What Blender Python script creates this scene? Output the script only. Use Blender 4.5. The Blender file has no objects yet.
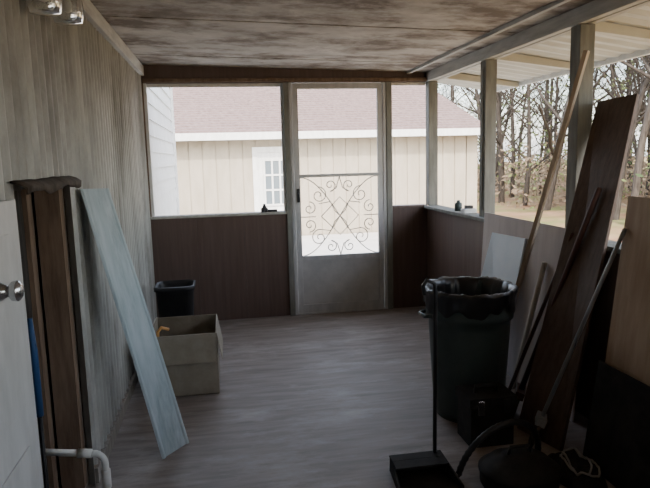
import bpy, bmesh, math, random
from mathutils import Vector, Matrix, noise
random.seed(7)
S = bpy.context.scene

# ------------------------------------------------------------------ materials
def mat(name, col, col2=None, rough=0.7, scale=(4,4,4), noise_scale=3.0, detail=6, bump=0.0, spec=0.3,
        metal=0.0, lo=0.35, hi=0.65, trans=0.0, col3=None, scale3=(1,1,1), lo3=.5, hi3=.7, rot=0):
    m = bpy.data.materials.new(name); m.use_nodes = True
    nt = m.node_tree; N = nt.nodes; L = nt.links
    b = N['Principled BSDF']
    b.inputs['Roughness'].default_value = rough
    b.inputs['Metallic'].default_value = metal
    b.inputs['Specular IOR Level'].default_value = spec
    if trans: b.inputs['Transmission Weight'].default_value = trans
    if col2 is None:
        b.inputs['Base Color'].default_value = (*col, 1); return m
    tc = N.new('ShaderNodeTexCoord'); mp = N.new('ShaderNodeMapping')
    mp.inputs['Scale'].default_value = scale
    mp.inputs['Rotation'].default_value = (0,0,rot)
    L.new(tc.outputs['Object'], mp.inputs['Vector'])
    nz = N.new('ShaderNodeTexNoise'); nz.inputs['Scale'].default_value = noise_scale
    nz.inputs['Detail'].default_value = detail; nz.inputs['Roughness'].default_value = .62
    L.new(mp.outputs[0], nz.inputs['Vector'])
    cr = N.new('ShaderNodeValToRGB')
    cr.color_ramp.elements[0].position = lo; cr.color_ramp.elements[0].color = (*col, 1)
    cr.color_ramp.elements[1].position = hi; cr.color_ramp.elements[1].color = (*col2, 1)
    L.new(nz.outputs['Fac'], cr.inputs['Fac'])
    out = cr.outputs['Color']
    if col3 is not None:
        mp3 = N.new('ShaderNodeMapping'); mp3.inputs['Scale'].default_value = scale3
        mp3.inputs['Location'].default_value = (3.1, 1.7, .4)
        L.new(tc.outputs['Object'], mp3.inputs['Vector'])
        n3 = N.new('ShaderNodeTexNoise'); n3.inputs['Scale'].default_value = 2.0; n3.inputs['Detail'].default_value = 8
        n3.inputs['Roughness'].default_value = .7
        L.new(mp3.outputs[0], n3.inputs['Vector'])
        r3 = N.new('ShaderNodeValToRGB')
        r3.color_ramp.elements[0].position = lo3; r3.color_ramp.elements[0].color = (0,0,0,1)
        r3.color_ramp.elements[1].position = hi3; r3.color_ramp.elements[1].color = (1,1,1,1)
        L.new(n3.outputs['Fac'], r3.inputs['Fac'])
        mx = N.new('ShaderNodeMixRGB'); L.new(r3.outputs['Color'], mx.inputs['Fac'])
        L.new(out, mx.inputs['Color1']); mx.inputs['Color2'].default_value = (*col3, 1)
        out = mx.outputs['Color']
    L.new(out, b.inputs['Base Color'])
    if bump:
        bp = N.new('ShaderNodeBump'); bp.inputs['Strength'].default_value = bump
        bp.inputs['Distance'].default_value = .01
        L.new(nz.outputs['Fac'], bp.inputs['Height']); L.new(bp.outputs[0], b.inputs['Normal'])
    return m

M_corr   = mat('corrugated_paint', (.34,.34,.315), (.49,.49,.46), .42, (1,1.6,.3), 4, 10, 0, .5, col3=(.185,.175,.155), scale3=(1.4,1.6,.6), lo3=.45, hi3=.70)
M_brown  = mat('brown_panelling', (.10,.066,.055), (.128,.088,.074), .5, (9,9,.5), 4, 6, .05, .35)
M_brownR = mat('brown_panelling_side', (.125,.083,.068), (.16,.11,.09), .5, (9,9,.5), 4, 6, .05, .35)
M_gap    = mat('dark_gap', (.012,.010,.010))
M_frame  = mat('weathered_post', (.165,.165,.148), (.25,.25,.225), .7, (6,6,1), 4, 6, .1, .2)
M_rail   = mat('pale_rail', (.38,.37,.34), (.52,.51,.47), .7, (6,1,6), 4, 6, .1, .2)
M_doorfr = mat('door_aluminium', (.40,.405,.41), (.52,.52,.52), .4, (4,4,1), 4, 4, 0, .45)
M_kick   = mat('kick_panel', (.42,.42,.42), (.50,.50,.49), .5, (3,3,3), 3, 4, 0, .4)
M_white  = mat('white_paint', (.62,.62,.60), (.76,.76,.74), .5, (3,3,1), 4, 5, 0, .3)
M_wdoor  = mat('dull_white_door', (.42,.42,.41), (.52,.52,.51), .5, (3,3,1), 4, 5, 0, .3)
M_iron   = mat('white_iron', (.42,.41,.39), None, .5)
M_ceil   = mat('peeling_ceiling', (.38,.34,.29), (.56,.515,.455), .8, (1.5,2.0,1), 3.5, 12, .3, .15, col3=(.18,.14,.108), scale3=(1.0,1.5,1), lo3=.45, hi3=.60)
M_floor  = mat('worn_floor', (.15,.122,.11), (.30,.26,.238), .58, (.9,8,1), 2.6, 12, .15, .35, lo=.28, hi=.74, col3=(.37,.335,.315), scale3=(1.1,2.6,1), lo3=.50, hi3=.72, rot=-.10)
M_stud   = mat('old_stud', (.13,.085,.06), (.22,.155,.11), .8, (8,8,1), 4, 6, .2, .15)
M_oldbrd = mat('grey_boards', (.20,.18,.155), (.32,.29,.26), .8, (10,10,.8), 4, 7, .2, .15)
M_flash  = mat('dark_flashing', (.045,.035,.028), (.09,.07,.055), .8, (8,8,8), 4, 6, .2, .15)
M_black  = mat('black_plastic', (.013,.013,.015), (.022,.022,.024), .5, spec=.35)
M_dull   = mat('dusty_black', (.014,.013,.013), (.030,.028,.027), .75, spec=.2)
M_bag    = mat('bin_bag', (.010,.010,.012), None, .3, spec=.6)
M_green  = mat('dark_green_plastic', (.040,.056,.055), (.050,.068,.066), .5, spec=.4)
M_card   = mat('cardboard', (.27,.24,.195), (.33,.30,.245), .85, (5,5,5), 3, 5, 0, .1)
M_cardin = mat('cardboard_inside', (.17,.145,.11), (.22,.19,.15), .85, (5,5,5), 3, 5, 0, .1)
M_blue   = mat('pale_blue_metal', (.35,.43,.46), (.46,.53,.56), .5, (6,6,.7), 4, 6, .05, .35, col3=(.22,.28,.30), scale3=(4,4,.8), lo3=.50, hi3=.70)
M_sheet  = mat('pale_blue_sheet', (.70,.80,.88), (.76,.84,.91), .5, (3,3,3), 3)
M_mauve  = mat('faded_panel', (.46,.40,.375), (.55,.49,.465), .6, (5,5,.6), 3, 6, 0, .3)
M_ply    = mat('plywood', (.40,.285,.195), (.51,.385,.28), .6, (6,6,.7), 3, 7, .1, .25)
M_dkbrd  = mat('dark_board', (.085,.055,.040), (.135,.09,.068), .55, (14,14,.7), 3, 7, .1, .3)
M_pole   = mat('pole_wood', (.28,.22,.16), (.42,.345,.265), .65, (10,10,1), 3, 6, .1, .25)
M_red    = mat('dark_red_handle', (.07,.032,.026), (.11,.05,.042), .4, (6,6,1), 3)
M_grey   = mat('grey_handle', (.28,.29,.30), (.40,.41,.42), .35, (6,6,1), 3, metal=.3)
M_stick  = mat('pale_stick', (.48,.44,.39), (.58,.54,.48), .6, (6,6,1), 3)
M_brist  = mat('bristles', (.03,.025,.02), (.10,.08,.06), .9, (30,30,2), 3)
M_steel  = mat('steel', (.55,.55,.56), None, .25, metal=1.0)
M_bluep  = mat('blue_plastic', (.02,.065,.17), None, .5)
M_pvc    = mat('pvc', (.60,.60,.57), (.68,.68,.65), .4, (3,3,3), 3)
M_cable  = mat('cable', (.25,.24,.23), None, .5)
M_orange = mat('orange_plastic', (.55,.30,.10), None, .5)
M_siding = mat('neighbor_siding', (.34,.295,.23), (.40,.35,.28), .8, (1,1,.3), 4, 4)
M_roof   = mat('shingle_roof', (.165,.118,.112), (.24,.18,.172), .9, (3,3,3), 4, 6, .2, .1)
M_pane   = mat('window_pane', (.14,.17,.19), None, .1, spec=.6)
M_ground = mat('leaf_litter', (.21,.115,.065), (.34,.22,.13), .95, (1,1,1), 1.2, 10, .3, .05, col3=(.15,.18,.06), scale3=(.15,.15,1), lo3=.45, hi3=.65)
M_conc   = mat('concrete', (.55,.53,.50), (.65,.63,.60), .9, (1,1,1), 2, 6)
M_bark   = mat('bark', (.045,.038,.032), (.10,.086,.074), .95, (8,8,1), 3, 6, .2, .05)
M_leaf   = mat('spring_leaves', (.085,.115,.032), (.18,.20,.07), .8, (1,1,1), 2)
M_twig   = mat('dry_brush', (.13,.09,.055), (.24,.18,.12), .9, (1,1,1), 2)
M_pine   = mat('pine_needles', (.03,.055,.02), (.08,.105,.04), .9, (1,1,1), 2)
M_soffit = mat('soffit_metal', (.48,.46,.38), (.58,.56,.48), .6, (1,3,1), 3, 5)

mg = bpy.data.materials.new('jar_glass'); mg.use_nodes = True
b = mg.node_tree.nodes['Principled BSDF']; b.inputs['Transmission Weight'].default_value = .85
b.inputs['Roughness'].default_value = .08; b.inputs['Base Color'].default_value = (.8,.82,.8,1)
M_glass = mg

# ------------------------------------------------------------------ mesh builder
class MB:
    def __init__(s): s.v=[]; s.f=[]; s.m=[]; s.mats=[]; s.smooth=[]
    def mi(s, m):
        if m not in s.mats: s.mats.append(m)
        return s.mats.index(m)
    def add(s, vs, fs, m, smooth=False):
        o=len(s.v); s.v += [tuple(v) for v in vs]; k=s.mi(m)
        for f in fs: s.f.append([i+o for i in f]); s.m.append(k); s.smooth.append(smooth)
    def box(s, x0,x1,y0,y1,z0,z1, m):
        s.hexa([(x0,y0,z0),(x1,y0,z0),(x1,y1,z0),(x0,y1,z0),(x0,y0,z1),(x1,y0,z1),(x1,y1,z1),(x0,y1,z1)], m)
    def hexa(s, c, m):
        s.add(c, [(0,3,2,1),(4,5,6,7),(0,1,5,4),(1,2,6,5),(2,3,7,6),(3,0,4,7)], m)
    def slab(s, a,b,c,d, t, m):
        a,b,c,d=map(Vector,(a,b,c,d)); n=((b-a).cross(d-a)).normalized()*t
        s.hexa([a,b,c,d,a+n,b+n,c+n,d+n], m)
    def tube(s, pts, rad, m, n=8, caps=True, smooth=True):
        pts=[Vector(p) for p in pts]
        if not isinstance(rad,(list,tuple)): rad=[rad]*len(pts)
        vs=[]; fs=[]; prev=None
        for i,p in enumerate(pts):
            t=(pts[min(i+1,len(pts)-1)]-pts[max(i-1,0)])
            if t.length<1e-9: t=Vector((0,0,1))
            t.normalize()
            if prev is None:
                a=Vector((0,0,1)) if abs(t.z)<.9 else Vector((1,0,0))
                u=t.cross(a).normalized()
            else:
                u=(prev-t*prev.dot(t))
                if u.length<1e-6: u=t.orthogonal()
                u.normalize()
            prev=u; w=t.cross(u)
            for k in range(n):
                g=2*math.pi*k/n; vs.append(p+(u*math.cos(g)+w*math.sin(g))*rad[i])
        for i in range(len(pts)-1):
            for k in range(n):
                a=i*n+k; b2=i*n+(k+1)%n; fs.append((a,b2,b2+n,a+n))
        if caps:
            fs.append(tuple(range(n-1,-1,-1))); fs.append(tuple((len(pts)-1)*n+k for k in range(n)))
        s.add(vs,fs,m,smooth)
    def beam(s, p0, p1, side, w, t, m):
        p0,p1,side=Vector(p0),Vector(p1),Vector(side)
        d=(p1-p0).normalized(); side=(side-d*side.dot(d)).normalized(); n=d.cross(side)
        c=[]
        for p in (p0,p1):
            for a,b2 in ((-1,-1),(1,-1),(1,1),(-1,1)): c.append(p+side*a*w/2+n*b2*t/2)
        s.hexa(c, m)
    def revolve(s, prof, cx,cy, m, n=32, rfun=None, smooth=True):
        vs=[]; fs=[]
        for i,(r,z) in enumerate(prof):
            for k in range(n):
                g=2*math.pi*k/n; rr=r; zz=z
                if rfun: rr,zz=rfun(i,r,z,g)
                vs.append((cx+rr*math.cos(g), cy+rr*math.sin(g), zz))
        for i in range(len(prof)-1):
            for k in range(n):
                a=i*n+k; b2=i*n+(k+1)%n; fs.append((a,b2,b2+n,a+n))
        s.add(vs,fs,m,smooth)
    def obj(s, name, bevel=0, solid=0):
        me=bpy.data.meshes.new(name); me.from_pydata(s.v,[],s.f)
        for m in s.mats: me.materials.append(m)
        for p,k,sm in zip(me.polygons,s.m,s.smooth): p.material_index=k; p.use_smooth=sm
        me.update(); o=bpy.data.objects.new(name,me); S.collection.objects.link(o)
        if solid:
            md=o.modifiers.new('solid','SOLIDIFY'); md.thickness=solid; md.offset=0
        if bevel:
            md=o.modifiers.new('bev','BEVEL'); md.width=bevel; md.segments=2; md.limit_method='ANGLE'; md.angle_limit=.6
        return o

XL,XR,D=-.618,1.85,5.27
Y0=-1.3

# ------------------------------------------------------------------ floor
m=MB(); m.box(-.72,1.95,Y0-.1,D+.08,-.08,0,M_floor); m.obj('floor')

# ------------------------------------------------------------------ ceiling (boards with gaps, slopes down to the right)
def zc(x): return 2.205-.028*(x+.62)
m=MB(); y=Y0
while y<D+.1:
    w=.61
    y1=min(y+w-.008,D+.1)
    dz=random.uniform(-.004,.004)
    m.hexa([(-.72,y,zc(-.72)+dz),(1.93,y,zc(1.93)+dz),(1.93,y1,zc(1.93)+dz),(-.72,y1,zc(-.72)+dz),
            (-.72,y,zc(-.72)+.02),(1.93,y,zc(1.93)+.02),(1.93,y1,zc(1.93)+.02),(-.72,y1,zc(-.72)+.02)],M_ceil)
    y+=w
m.box(-1.3,1.95,Y0-.1,D+.3,2.24,2.3,M_gap)
m.obj('ceiling')

# ------------------------------------------------------------------ left wall (corrugated, with torn-out opening)
HY0,HY1,HZ0,HZ1=1.95,2.60,.03,1.33
m=MB()
def corr(y0,y1,z0,z1):
    n=int((y1-y0)/.0085); vs=[]; fs=[]
    for i in range(n+1):
        y=y0+(y1-y0)*i/n; x=XL-.010+.018*math.sin(2*math.pi*y/.076)
        vs += [(x,y,z0),(x,y,z1)]
    for i in range(n): fs.append((2*i,2*i+1,2*i+3,2*i+2))
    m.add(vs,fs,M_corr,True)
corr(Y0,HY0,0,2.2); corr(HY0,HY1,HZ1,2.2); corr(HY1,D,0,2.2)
for a in ((Y0,HY0,0,2.2),(HY1,D,0,2.2),(HY0,HY1,HZ1,2.2),(HY0,HY1,0,HZ0)):
    m.box(-.72,-.648,a[0],a[1],a[2],a[3],M_oldbrd)
m.box(-1.2,-1.16,HY0-.5,HY1+.6,0,1.6,M_gap); m.box(-1.2,-.72,HY0-.5,HY0-.46,0,1.6,M_gap)
m.box(-1.2,-.72,HY1+.56,HY1+.6,0,1.6,M_gap); m.box(-1.2,-.72,HY0-.5,HY1+.6,1.56,1.6,M_gap)
m.box(-1.2,-.72,HY0-.5,HY1+.6,0,.02,M_gap)
y=2.40
for i in range(5):
    w=[.10,.12,.105,.11,.12][i]
    m.box(-.80-.012*(i%2),-.785-.012*(i%2),y,y+w-.014,.02,1.55,M_oldbrd); y+=w
m.box(-.735,-.642,2.545,2.60,.03,1.33,M_stud)
m.box(-.76,-.742,2.47,2.53,.02,1.5,M_stud)
m.obj('wall_left')

m=MB(); m.box(-.626,-.585,Y0,D,2.11,2.19,M_rail); m.obj('trim_1',.004)
m=MB(); m.box(-.626,-.60,HY1+.03,D-.02,0,.07,M_oldbrd); m.obj('baseboard_left',.003)

# curled dark flashing over the opening
m=MB(); vs=[];fs=[]
n=24
for i in range(n+1):
    y=1.90+.70*i/n
    j=.003*math.sin(i*.5)+.002*math.sin(i*1.3)
    vs += [(-.612,y,1.358+j*.4),(-.585,y,1.352+j),(-.565+j,y,1.340+j),(-.567+j,y,1.320+j*1.5+.004*math.sin(i*.5))]
for i in range(n):
    for k in range(3): fs.append((4*i+k,4*i+k+1,4*i+k+5,4*i+k+4))
m.add(vs,fs,M_flash,True); m.obj('wall_flashing_strip',solid=.006)

m=MB(); m.tube([(-.68,2.18,.52),(-.68,2.18,.76),(-.68,2.17,.88)],[.014,.014,.009],M_bluep,10)
m.tube([(-.68,2.18,.03),(-.68,2.18,.52)],.007,M_black,8); m.obj('blue_spray_wand')

# white half door beside the opening
m=MB()
m.box(-.600,-.590,.90,1.865,.005,1.31,M_wdoor)
m.box(-.590,-.586,1.00,1.77,.12,.60,M_wdoor); m.box(-.590,-.586,1.00,1.77,.72,1.22,M_wdoor)
m.tube([(-.590,1.66,1.08),(-.565,1.66,1.08)],[.028,.014],M_steel,16)
m.tube([(-.565,1.66,1.08),(-.555,1.66,1.08),(-.54,1.66,1.08),(-.53,1.66,1.08)],[.014,.026,.028,.016],M_steel,18)
m.obj('door_2',.003)

# pvc drain pipe
m=MB()
pts=[(-.74,2.24,.36),(-.53,2.24,.33)]
for i in range(7):
    g=i/6*math.pi/2; pts.append((-.53+.045*math.sin(g),2.24,.285+.045*math.cos(g)))
pts.append((-.485,2.24,.0))
m.tube(pts,.013,M_pvc,14); m.tube([(-.485,2.24,.19),(-.485,2.24,.26)],.017,M_pvc,14)
m.tube([(-.58,2.24,.337),(-.53,2.24,.33)],.017,M_pvc,14)
m.obj('drain_pipe')

m=MB(); m.box(-.603,-.59,3.40,3.44,.74,.80,M_black); m.box(-.59,-.55,3.41,3.43,.75,.765,M_black); m.obj('wall_hook',.002)

# ------------------------------------------------------------------ far wall
m=MB()
def panel_boards(axis, a0,a1, c0,c1, z0,z1, w, mt):
    a=a0
    while a<a1-.001:
        b2=min(a+w,a1)
        if axis=='x': m.box(a+.0008,b2-.0008,c0,c1,z0,z1,mt)
        else: m.box(c0,c1,a+.0008,b2-.0008,z0,z1,mt)
        a=b2
panel_boards('x',XL-.02,.60,D,D+.03,0,.925,.406,M_brown)
panel_boards('x',1.47,1.93,D,D+.03,0,.935,.406,M_brown)
m.box(-.70,.60,D+.02,D+.08,0,.92,M_gap); m.box(1.47,1.95,D+.02,D+.08,0,.93,M_gap)
m.box(-.72,1.95,D,D+.08,2.05,2.21,M_brown)
m.obj('wall_far')
m=MB(); m.box(XL-.02,.553,D-.015,D+.09,.922,.945,M_rail); m.obj('trim_2',.003)
m=MB(); m.box(1.517,1.845,D-.015,D+.09,.932,.955,M_brown); m.obj('trim_3',.003)
m=MB(); m.box(-.66,-.60,D-.005,D+.085,.946,2.05,M_stud); m.obj('corner_post',.003)
m=MB(); m.box(.555,.600,D-.02,D+.08,0,2.05,M_frame); m.box(.603,.632,D-.012,D+.05,0.015,2.05,M_doorfr); m.obj('door_jamb',.003)
m=MB(); m.box(1.465,1.515,D-.02,D+.08,0,2.05,M_frame); m.box(1.436,1.463,D-.012,D+.05,0.015,2.05,M_doorfr); m.obj('door_jamb',.003)
m=MB(); m.box(-.60,1.84,D-.03,D-.001,2.055,2.085,M_stud); m.obj('trim_4',.003)
m=MB(); m.box(.60,1.465,D-.01,D+.09,0,.014,M_doorfr); m.obj('door_threshold',.003)
m=MB(); m.box(-.60,-.575,D,D+.05,.946,2.05,M_white); m.box(-.575,.535,D+.03,D+.05,2.02,2.05,M_white)
m.box(.535,.555,D+.02,D+.05,.946,2.05,M_white); m.obj('window_1',.002)
m=MB(); m.box(1.515,1.53,D+.02,D+.05,.956,2.05,M_white); m.box(1.53,1.845,D+.03,D+.05,2.025,2.05,M_white); m.obj('window_2',.002)

# ------------------------------------------------------------------ screen door with scroll grille
m=MB(); dx0,dx1,dy0,dy1=.636,1.432,D-.005,D+.025
sw=.045
m.box(dx0,dx0+sw,dy0,dy1,.016,2.045,M_doorfr); m.box(dx1-sw,dx1,dy0,dy1,.016,2.045,M_doorfr)
m.box(dx0+sw,dx1-sw,dy0,dy1,1.995,2.045,M_doorfr)
m.box(dx0+sw,dx1-sw,dy0,dy1,1.235,1.262,M_doorfr)
m.box(dx0+sw,dx1-sw,dy0,dy1,.495,.535,M_doorfr)
m.box(dx0+sw,dx1-sw,dy0,dy1,.016,.09,M_doorfr)
m.box(dx0+sw,dx1-sw,dy0+.01,dy1-.01,.09,.495,M_kick)
cx,cz=(dx0+dx1)/2,.885; gy=D+.012; r=.0048
GX0,GX1,GZ0,GZ1=dx0+sw,dx1-sw,.535,1.235
def arc(pts): m.tube([(p[0],gy,p[1]) for p in pts],r,M_iron,6)
hw=(GX1-GX0)/2; hh=(GZ1-GZ0)/2
for sx in (-1,1):
    arc([(cx+sx*hw*(-1+2*t), cz+hh*math.sin((t-.5)*math.pi)*1.0) for t in [i/24 for i in range(25)]])
    for sz in (-1,1):
        def spiral(x0,z0,R,turn,a0,dirn):
            P=[]
            for i in range(40):
                t=i/39; a=a0+dirn*turn*2*math.pi*t; rr=R*(1-t*.85)
                P.append((x0+rr*math.cos(a),z0+rr*math.sin(a)))
            arc(P)
        spiral(cx+sx*.19,cz+sz*.19,.075,1.4,math.pi/2,sx*sz)
        spiral(cx+sx*.085,cz+sz*.275,.055,1.3,-sz*math.pi/2,-sx*sz)
        spiral(cx+sx*.275,cz+sz*.075,.060,1.3,math.pi/2*(-sz)+math.pi,sx*sz)
        arc([(cx,cz),(cx+sx*.05,cz+sz*.05),(cx+sx*.085,cz+sz*.13),(cx+sx*.19,cz+sz*.115)])
        arc([(cx,cz+sz*hh),(cx+sx*.03,cz+sz*.25),(cx+sx*.085,cz+sz*.22)])
    arc([(cx+sx*hw,cz),(cx+sx*.22,cz)])
arc([(cx-.17,cz),(cx,cz+.17),(cx+.17,cz),(cx,cz-.17),(cx-.17,cz)])
m.box(dx0+.012,dx0+.036,dy0-.012,dy0,1.02,1.14,M_black)
m.tube([(dx0+.026,dy0-.012,1.10),(dx0+.026,dy0-.04,1.09),(dx0+.026,dy0-.04,1.03)],.007,M_black,8)
m.obj('door_1',.002)

# ------------------------------------------------------------------ right half wall, sill, posts, beam
m=MB()
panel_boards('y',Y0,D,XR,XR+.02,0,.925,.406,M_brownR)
m.box(XR+.01,XR+.08,Y0,D+.08,0,.92,M_gap)
m.box(XR+.08,XR+.1,Y0,D+.08,-.45,.92,M_white)
m.obj('wall_right')
m=MB(); m.box(XR-.04,XR+.10,Y0,D-.02,.925,.950,M_frame); m.obj('window_sill',.003)
for i,y in enumerate((D-.0,4.10,2.975,1.82,.62,-.6)):
    m=MB(); m.box(XR+.0,XR+.085,y-.045,y+.045,.951,2.05,M_frame)
    if i==1: m.box(XR-.008,XR,y-.02,y+.02,1.0,2.0,M_frame)
    m.obj('porch_post',.004)
m=MB(); m.box(XR-.01,XR+.035,Y0,D,2.052,2.135,M_rail); m.box(XR+.045,XR+.09,Y0,D,2.052,2.135,M_rail)
m.obj('trim_5',.003)
m=MB(); m.box(1.66,1.69,Y0,D,2.118,2.145,M_rail); m.obj('trim_6',.003)
# roof overhang outside
m=MB()
vs=[];fs=[];n=150
for i in range(n+1):
    y=Y0+(D+.5-Y0)*i/n; dz=.008*math.sin(i*2*math.pi/3)
    vs+=[(XR+.10,y,2.125+dz),(2.66,y,2.02+dz)]
for i in range(n): fs.append((2*i,2*i+1,2*i+3,2*i+2))
m.add(vs,fs,M_soffit)
m.box(2.64,2.67,Y0,D+.5,1.99,2.07,M_white)
for i in range(6):
    y=.1+i*1.0
    m.hexa([(XR+.10,y,2.06),(2.64,y,1.98),(2.64,y+.04,1.98),(XR+.10,y+.04,2.06),(XR+.10,y,2.12),(2.64,y,2.02),(2.64,y+.04,2.02),(XR+.10,y+.04,2.12)],M_soffit)
m.obj('roof_overhang')
m=MB(); m.box(-.72,1.95,Y0-.1,Y0,0,2.2,M_oldbrd); m.obj('wall_back')

# ------------------------------------------------------------------ small things on the sills
m=MB(); m.revolve([(0,.945),(.03,.945),(.032,.975),(.02,.985),(.012,1.0),(.012,1.015),(0,1.015)],.36,D+.03,M_black,14); m.box(.39,.47,D,D+.04,.945,.965,M_black); m.obj('sill_bottle')
m=MB(); m.revolve([(0,.951),(.03,.951),(.03,1.01),(.014,1.02),(.014,1.035),(0,1.035)],1.885,4.62,M_green,14); m.obj('jar')
m=MB(); m.box(1.83,1.93,4.36,4.44,.951,.985,M_white); m.box(1.85,1.91,4.38,4.42,.985,1.01,M_black); m.obj('small_carton',.003)

# ------------------------------------------------------------------ leaning pale-blue metal sheet (ribbed)
m=MB(); A=Vector((-.345,2.79,.0)); B_=Vector((-.228,2.94,0)); C=Vector((-.520,2.95,1.29)); Dd=Vector((-.592,2.70,1.30))
nu,nv=24,30; vs=[];fs=[]
for j in range(nv+1):
    t=j/nv
    for i in range(nu+1):
        s_=i/nu; p=(A.lerp(B_,s_)).lerp(Dd.lerp(C,s_),t)
        rib=0
        for c in (.06,.94):
            d=abs(s_-c)
            if d<.06: rib+=.010*(1-d/.06)
        n_=(B_-A).cross(Dd-A).normalized()
        if n_.y>0: n_=-n_
        p=p+n_*(rib+.004*math.sin(t*5)); p.z=max(p.z,.002); vs.append(p)
for j in range(nv):
    for i in range(nu): a=j*(nu+1)+i; fs.append((a,a+1,a+nu+2,a+nu+1))
m.add(vs,fs,M_blue); m.obj('metal_roofing_sheet',solid=.003)

# ------------------------------------------------------------------ cardboard box
m=MB(); x0,x1,y0,y1,h=-.47,-.075,3.56,4.02,.38; t=.006
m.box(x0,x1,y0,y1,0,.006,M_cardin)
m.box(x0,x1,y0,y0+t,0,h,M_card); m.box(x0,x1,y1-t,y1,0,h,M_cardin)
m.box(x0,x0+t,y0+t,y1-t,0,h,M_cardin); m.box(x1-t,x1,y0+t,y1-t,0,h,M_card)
m.slab((x0+.01,y0-.002,h),(x1-.01,y0-.002,h),(x1-.012,y0-.03,h-.17),(x0+.012,y0-.03,h-.17),.004,M_card)
m.slab((x1,y0+.01,h),(x1,y1-.01,h),(x1+.03,y1-.012,h-.17),(x1+.03,y0+.012,h-.17),.004,M_card)
m.slab((x0-.002,y0+.01,h),(x0-.002,y1-.01,h),(x0-.05,y1-.012,h-.14),(x0-.05,y0+.012,h-.14),.004,M_card)
m.obj('cardboard_box')
m=MB(); m.box(-.44,-.12,3.62,3.94,.008,.20,M_oldbrd); m.tube([(-.43,3.60,.21),(-.42,3.60,.40),(-.40,3.62,.42),(-.36,3.64,.40)],.010,M_orange,10); m.obj('box_contents')

# black wastebasket
m=MB(); cx_,cy_=-.37,4.42
def sq(i,r,z,g):
    k=1/max(abs(math.cos(g)),abs(math.sin(g)))
    return r*min(k,1.25),z
m.revolve([(0,.004),(.10,.004),(.106,.03),(.128,.49),(.140,.492),(.142,.52),(.130,.525),(.120,.50),(.095,.02),(0,.02)],cx_,cy_,M_black,40,sq)
m.obj('black_wastebasket')

# ------------------------------------------------------------------ big trash can with bag
m=MB(); cx_,cy_=1.28,2.98
def ribs(i,r,z,g):
    k=1+.010*(1 if math.sin(g*14)>0 else 0)*(1 if 2<=i<=4 else 0); return r*k,z
m.revolve([(0,.0),(.175,.0),(.182,.03),(.186,.05),(.213,.50),(.214,.54),(.230,.55),(.232,.58),(.226,.59),(.230,.65),(.238,.68),(.238,.695),(.222,.695),(.215,.65),(.18,.05),(0,.05)],cx_,cy_,M_green,56,ribs)
def crumple(i,r,z,g):
    q=noise.noise(Vector((math.cos(g)*4,math.sin(g)*4,i*.7)))*.014+noise.noise(Vector((math.cos(g)*13,math.sin(g)*13,i*1.5)))*.012
    z2=z+q*.7
    if i<2: z2+=noise.noise(Vector((math.cos(g)*3,math.sin(g)*3,9)))*.06
    return r+q*(.6 if i<7 else 1.2),z2
m.revolve([(.240,.605),(.243,.62),(.242,.66),(.250,.69),(.249,.703),(.238,.710),(.222,.704),(.208,.67),(.20,.58),(.19,.46),(.12,.40),(0,.39)],cx_,cy_,M_bag,110,crumple)
m.tube([(cx_-.228,cy_-.06,.57),(cx_-.262,cy_-.04,.565),(cx_-.262,cy_+.04,.565),(cx_-.228,cy_+.06,.57)],.010,M_green,8)
m.obj('trash_can')

# ------------------------------------------------------------------ leaning sheets on the right
m=MB(); m.slab((1.755,2.72,.0),(1.755,3.93,.0),(1.805,3.93,1.0),(1.805,2.72,1.0),-.010,M_mauve); m.obj('faded_panel_sheet',.002)
m=MB(); m.slab((1.605,3.32,.0),(1.515,3.70,.0),(1.755,3.72,.885),(1.775,3.31,.895),.012,M_sheet); m.obj('pale_blue_board',.002)
m=MB(); m.slab((1.53,2.45,.0),(1.45,2.72,.0),(1.985,2.945,1.655),(1.995,2.650,1.665),-.02,M_dkbrd); m.obj('dark_wood_board',.002)
m=MB(); m.slab((1.66,1.25,.0),(1.66,2.40,.0),(1.800,2.42,1.20),(1.800,1.25,1.20),-.012,M_ply); m.obj('plywood_sheet',.002)
m=MB(); m.slab((1.58,1.35,.0),(1.58,2.36,.0),(1.66,2.38,.46),(1.66,1.35,.46),-.012,M_dull); m.obj('dark_panel_sheet',.002)
m=MB(); m.beam((1.50,3.20,.02),(1.825,2.83,1.90),(1,1,0),.050,.022,M_pole); m.obj('long_wooden_pole',.002)
def broom(name,foot,top,mh,headw,mb,rr=.012):
    m=MB(); f=Vector(foot);t=Vector(top); d=(t-f).normalized()
    m.tube([f+d*.16,t-d*.01,t],[rr,rr,rr*.7],mh,10)
    side=Vector((.5,.85,0)).normalized()
    m.beam(f+d*.13,f+d*.17,side,headw,.045,mh)
    for i in range(14):
        s_=(i/13-.5); p=f+d*.135+side*s_*headw*.9; q=f+side*s_*headw*1.15; q.z=.003
        m.tube([p,p.lerp(q,.6),q],[.010,.011,.006],mb,5)
    m.obj(name)
broom('push_broom',(1.47,2.86,.0),(1.83,2.69,1.225),M_red,.14,M_brist,.015)
broom('broom',(1.40,2.53,.0),(1.762,2.395,1.06),M_grey,.10,M_brist,.010)
m=MB(); m.tube([(1.67,3.226,.0),(1.765,3.07,.79)],.016,M_stick,10); m.obj('wooden_stake')
m=MB(); m.tube([(1.55,3.08,.0),(1.765,2.80,.99)],.011,M_red,10); m.obj('rake_handle')

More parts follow.
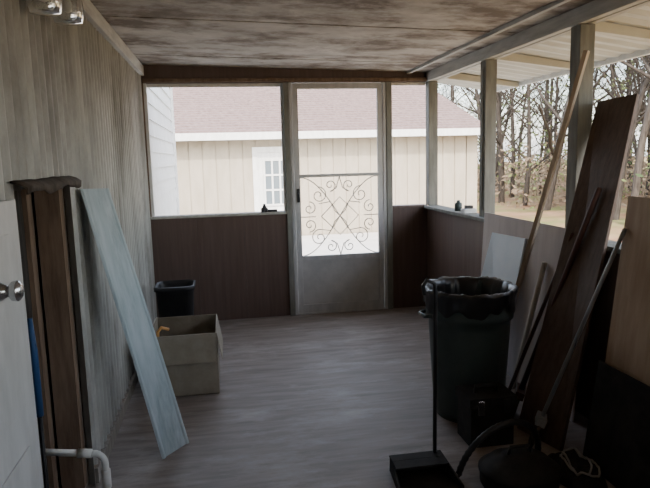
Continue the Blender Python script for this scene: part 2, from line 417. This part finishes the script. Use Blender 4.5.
# ------------------------------------------------------------------ lobby dustpan
m=MB()
m.tube([(.89,2.44,.06),(.90,2.46,.82),(.895,2.46,.85),(.86,2.46,.865),(.845,2.46,.84),(.85,2.46,.80)],.009,M_black,10)
x0,x1=.66,.94; hz=.075
m.hexa([(x0,2.22,.004),(x1,2.22,.004),(x1-.02,2.43,.004),(x0+.02,2.43,.004),(x0,2.22,.010),(x1,2.22,.010),(x1-.02,2.43,.010),(x0+.02,2.43,.010)],M_dull)
m.hexa([(x0+.02,2.42,.004),(x1-.02,2.42,.004),(x1-.02,2.45,.004),(x0+.02,2.45,.004),(x0+.02,2.40,hz),(x1-.02,2.40,hz),(x1-.02,2.44,hz),(x0+.02,2.44,hz)],M_dull)
m.hexa([(x0,2.22,.004),(x0+.008,2.22,.004),(x0+.028,2.43,.004),(x0+.02,2.43,.004),(x0,2.22,.03),(x0+.008,2.22,.03),(x0+.028,2.42,hz),(x0+.02,2.42,hz)],M_dull)
m.hexa([(x1-.008,2.22,.004),(x1,2.22,.004),(x1-.02,2.43,.004),(x1-.028,2.43,.004),(x1-.008,2.22,.03),(x1,2.22,.03),(x1-.02,2.42,hz),(x1-.028,2.42,hz)],M_dull)
m.hexa([(x0+.02,2.34,hz-.01),(x1-.02,2.34,hz-.01),(x1-.02,2.45,hz-.005),(x0+.02,2.45,hz-.005),(x0+.02,2.34,hz-.004),(x1-.02,2.34,hz-.004),(x1-.02,2.45,hz+.002),(x0+.02,2.45,hz+.002)],M_dull)
m.obj('lobby_dustpan')

# black tool case in front of the can
m=MB(); m.box(1.12,1.34,2.57,2.74,0,.20,M_dull); m.box(1.11,1.35,2.56,2.75,.205,.25,M_dull)
m.tube([(1.17,2.64,.25),(1.17,2.64,.285),(1.28,2.64,.285),(1.28,2.64,.25)],.010,M_black,8)
m.box(1.15,1.18,2.552,2.56,.17,.24,M_steel); m.box(1.28,1.31,2.552,2.56,.17,.24,M_black)
m.obj('tool_case',.006)

# low canister vacuum with an arching hose
m=MB(); cx_,cy_=1.17,2.19
def oval(i,r,z,g): return r*(1+.25*abs(math.cos(g))),z
m.revolve([(0,.02),(.12,.02),(.13,.04),(.132,.09),(.136,.093),(.136,.105),(.12,.115),(.10,.14),(.06,.15),(.055,.165),(0,.168)],cx_,cy_,M_dull,36,oval)
for a in range(4):
    g=a*math.pi/2+.6; px,py=cx_+.14*math.cos(g),cy_+.11*math.sin(g)
    m.tube([(px-.01,py,.02),(px+.01,py,.02)],.02,M_black,12)
m.tube([(cx_-.05,cy_,.16),(cx_-.04,cy_,.195),(cx_+.04,cy_,.195),(cx_+.05,cy_,.16)],.008,M_black,8)
pts=[]
for i in range(61):
    t=i/60; g=math.pi*(1.05-1.1*t)
    pts.append((1.16+.20*math.cos(g)+.05*math.sin(g), 2.36+.03*math.cos(g), .018+.20*max(0,math.sin(g))))
m.tube(pts,[.013+.0025*(i%2) for i in range(61)],M_black,10)
m.obj('canister_vacuum')

# crumpled dark tarp with a cord lying on it
def tz(x,y):
    dx,dy=(x-1.46)/.105,(y-2.24)/.17; d=dx*dx+dy*dy
    if d>=1: return 0.004
    e=(1-d)**.6
    return .004+e*(.075+.045*noise.noise(Vector((x*14,y*14,1)))+.02*noise.noise(Vector((x*40,y*40,3))))
m=MB(); vs=[];fs=[];n=44
for j in range(n+1):
    for i in range(n+1):
        u_=-1+2*i/n; v_=-1+2*j/n
        x=u_*math.sqrt(1-v_*v_/2); y=v_*math.sqrt(1-u_*u_/2)
        x=1.46+.105*x; y=2.24+.17*y; vs.append((x,y,tz(x,y)))
for j in range(n):
    for i in range(n): a=j*(n+1)+i; fs.append((a,a+1,a+n+2,a+n+1))
m.add(vs,fs,M_dull); m.obj('crumpled_tarp')
m=MB(); P=[]
for i in range(150):
    t=i/149; g=t*13
    x=1.46+.075*math.cos(g)*(1-.3*t)+.02*math.sin(3.3*t); y=2.22+.11*math.sin(g*1.03)+.03*t
    P.append((x,y,tz(x,y)+.006+.003*(1+math.sin(g*2.3))))
m.tube(P,.0045,M_cable,6); m.obj('extension_cord')

# glass jar lights, upper left
for (x,y,z) in ((-.52,2.40,2.00),(-.545,2.19,1.985)):
    m=MB()
    m.revolve([(0,2.19),(.055,2.19),(.055,2.165),(.02,2.155),(.02,z+.06),(.042,z+.055),(.042,z+.03),(0,z+.03)],x,y,M_steel,20)
    m.revolve([(.036,z+.03),(.052,z+.005),(.056,z-.05),(.048,z-.085),(0,z-.09)],x,y,M_glass,24)
    m.revolve([(0,z+.03),(.012,z+.02),(.026,z-.01),(.022,z-.045),(0,z-.055)],x,y,M_white,16)
    m.obj('ceiling_lamp')

# ================================================================== outside
GZ=-.45
m=MB(); nx=60; vs=[];fs=[]
for j in range(nx+1):
    for i in range(nx+1):
        x=-30+110*i/nx; y=-25+110*j/nx
        z=GZ-.01+ (max(0,(x-7))*.012) + .12*noise.noise(Vector((x*.15,y*.15,0)))*(1 if x>4 else 0)
        vs.append((x,y,z))
for j in range(nx):
    for i in range(nx): a=j*(nx+1)+i; fs.append((a,a+1,a+nx+2,a+nx+1))
m.add(vs,fs,M_ground,True); m.obj('ground')
m=MB(); m.box(-.6,4.5,D+.1,13.9,GZ-.02,GZ+.05,M_conc); m.obj('concrete_pad')
m=MB(); m.box(.4,1.6,D+.1,D+1.0,GZ+.05,-.2,M_conc); m.obj('door_step')
# own house white exterior wall beyond the porch
m=MB()
z=GZ
while z<2.6:
    m.hexa([(-.66,D+.1,z),(-.625,D+.1,z),(-.625,8.7,z),(-.66,8.7,z),(-.66,D+.1,z+.15),(-.64,D+.1,z+.15),(-.64,8.7,z+.15),(-.66,8.7,z+.15)],M_white); z+=.15
m.box(-5,-.66,D+.1,8.7,GZ,2.6,M_white)
m.box(-.66,-.605,8.62,8.72,GZ,2.6,M_white)
m.obj('house_exterior')

# neighbouring building
m=MB(); WY=14.0
x=-7.0
while x<5.95:
    m.box(x+.012,x+.30-.012,WY-.02,WY+.02,GZ,2.0,M_siding); x+=.30
m.box(-7,5.98,WY,WY+.3,GZ,2.0,M_siding)
m.box(5.9,6.0,WY,22,GZ,2.0,M_siding)
m.add([(6.0,WY,2.0),(6.0,22,2.0),(6.0,18,3.55)],[(0,1,2)],M_siding)
for k in range(24):      # shingle courses
    a=k/24; b2=(k+1)/24+.004
    ya,yb=13.55+4.45*a,13.55+4.45*b2; za,zb=1.955+1.67*a,1.955+1.67*b2
    m.hexa([(-8,ya,za),(6.35-.25*a,ya,za),(6.35-.25*a,yb,zb-.02),(-8,yb,zb-.02),(-8,ya,za+.03),(6.35-.25*a,ya,za+.03),(6.35-.25*a,yb,zb),(-8,yb,zb)],M_roof)
m.hexa([(-8,18,3.6),(6.1,18,3.6),(6.35,22.4,1.93),(-8,22.4,1.93),(-8,18,3.66),(6.1,18,3.66),(6.35,22.4,1.99),(-8,22.4,1.99)],M_roof)
m.box(-8,6.38,13.50,13.56,1.84,2.0,M_white)
m.box(-8,6.3,13.56,WY-.03,1.86,1.88,M_white)
bx0,bx1=.72,1.80
m.box(bx0,bx0+.12,WY-.06,WY,GZ,1.56,M_white); m.box(bx1-.12,bx1,WY-.06,WY,GZ,1.56,M_white); m.box(bx0,bx1,WY-.06,WY,1.56,1.68,M_white)
m.box(bx0+.12,bx1-.12,WY-.03,WY,GZ,1.56,M_white)
wx0,wx1,wz0,wz1=.98,1.52,.35,1.38
m.box(wx0,wx1,WY-.045,WY-.03,wz0,wz1,M_pane)
for i in range(4):
    x=wx0+(wx1-wx0)*i/3; m.box(x-.02,x+.02,WY-.07,WY-.045,wz0,wz1,M_white)
    z=wz0+(wz1-wz0)*i/3; m.box(wx0,wx1,WY-.068,WY-.044,z-.02,z+.02,M_white)
m.obj('neighbor_building')

# trees
def tree(name,x,y,h,r,seed,depth=4,lean=.1):
    rnd=random.Random(seed); m=MB()
    def br(p,d,L,r0,lv):
        n=5 if lv<2 else 3; pts=[p.copy()]; rr=[r0]; q=p.copy(); dd=d.copy()
        for i in range(n):
            dd=(dd+Vector((rnd.uniform(-1,1),rnd.uniform(-1,1),rnd.uniform(-.6,.9)))*(.10 if lv==0 else .22)).normalized()
            q=q+dd*L/n; pts.append(q.copy()); rr.append(r0*(1-.75*(i+1)/n))
        m.tube(pts,rr,M_bark,6 if lv==0 else (4 if lv==1 else 3),False)
        if lv>=depth: return
        k={0:14,1:6,2:4,3:3}[lv]
        for i in range(k):
            t=rnd.uniform(.15 if lv==0 else .2,1); a=t*n; i0=min(int(a),n-1)
            pp=pts[i0].lerp(pts[i0+1],a-i0)
            g=rnd.uniform(0,6.28); up=rnd.uniform(.15,.9)
            nd=Vector((math.cos(g),math.sin(g),up)).normalized()
            nd=(nd+dd*.4).normalized()
            br(pp,nd,L*(rnd.uniform(.22,.40) if lv==0 else rnd.uniform(.4,.65)),max(.006,r0*(1-.75*t)*.5),lv+1)
    br(Vector((x,y,GZ-.2)),Vector((rnd.uniform(-lean,lean),rnd.uniform(-lean,lean),1)).normalized(),h,r,0)
    m.obj(name)
rt=random.Random(11)
for i in range(90):
    while True:
        ang=rt.uniform(math.radians(17),math.radians(58)); dist=rt.uniform(10,36)
        x=dist*math.sin(ang); y=dist*math.cos(ang)
        if x>9.2: break
    tree('bare_tree',x,y,rt.uniform(7,13),rt.uniform(.05,.15),100+i,3,.12)
def leaves(name,mt,cnt,seed,zr,sz,dmin=14,spread=(.5,1.5)):
    r=random.Random(seed); m=MB()
    for c in range(cnt):
        ang=r.uniform(math.radians(14),math.radians(60)); dist=r.uniform(dmin,44)
        X=dist*math.sin(ang);Y=dist*math.cos(ang)
        if X<10: continue
        Z=GZ+r.uniform(*zr); R_=r.uniform(*spread)
        for i in range(55):
            p=Vector((X,Y,Z))+Vector((r.gauss(0,1),r.gauss(0,1),r.gauss(0,.6)))*R_
            if p.z<GZ: continue
            a=Vector((r.uniform(-1,1),r.uniform(-1,1),r.uniform(-1,1))).normalized()*sz*r.uniform(.6,1.4)
            b2=a.orthogonal().normalized()*sz*.5
            m.add([p-a,p+b2,p+a,p-b2],[(0,1,2,3)],mt)
    m.obj(name)
leaves('spring_undergrowth',M_leaf,520,5,(.1,9),.085)
leaves('pine_foliage',M_pine,150,9,(.3,7),.09)
leaves('dry_brush',M_twig,420,21,(.0,1.4),.11,20,(.5,1.1))

# ------------------------------------------------------------------ light
w=bpy.data.worlds.new('World'); S.world=w; w.use_nodes=True
nt=w.node_tree; bg=nt.nodes['Background']
sky=nt.nodes.new('ShaderNodeTexSky'); sky.sky_type='NISHITA'; sky.sun_disc=False
sky.sun_elevation=math.radians(42); sky.sun_rotation=math.radians(190); sky.air_density=1.2; sky.dust_density=3
mx=nt.nodes.new('ShaderNodeMixRGB'); mx.inputs['Fac'].default_value=.75
mx.inputs['Color2'].default_value=(.97,.97,1.0,1)
nt.links.new(sky.outputs[0],mx.inputs['Color1']); nt.links.new(mx.outputs[0],bg.inputs['Color'])
bg.inputs['Strength'].default_value=3.3
sd=bpy.data.lights.new('sun','SUN'); sd.energy=7.5; sd.angle=.02; sd.color=(1,.94,.85)
so=bpy.data.objects.new('sun',sd); S.collection.objects.link(so)
so.rotation_euler=Vector((.10,.72,-.62)).to_track_quat('-Z','Y').to_euler()

# ------------------------------------------------------------------ camera
cam=bpy.data.cameras.new('cam'); cam.sensor_width=36; cam.lens=600.5/650*36; cam.clip_start=.05; cam.clip_end=500
co=bpy.data.objects.new('camera',cam); S.collection.objects.link(co); S.camera=co
yaw,pit,rol=.167,.143,-.026
f=Vector((math.sin(yaw)*math.cos(pit),math.cos(yaw)*math.cos(pit),-math.sin(pit)))
r0=Vector((math.cos(yaw),-math.sin(yaw),0)); u0=r0.cross(f)
r=r0*math.cos(rol)+u0*math.sin(rol); u=-r0*math.sin(rol)+u0*math.cos(rol)
mw=Matrix(((r.x,u.x,-f.x,0),(r.y,u.y,-f.y,0),(r.z,u.z,-f.z,1.406),(0,0,0,1)))
co.matrix_world=mw
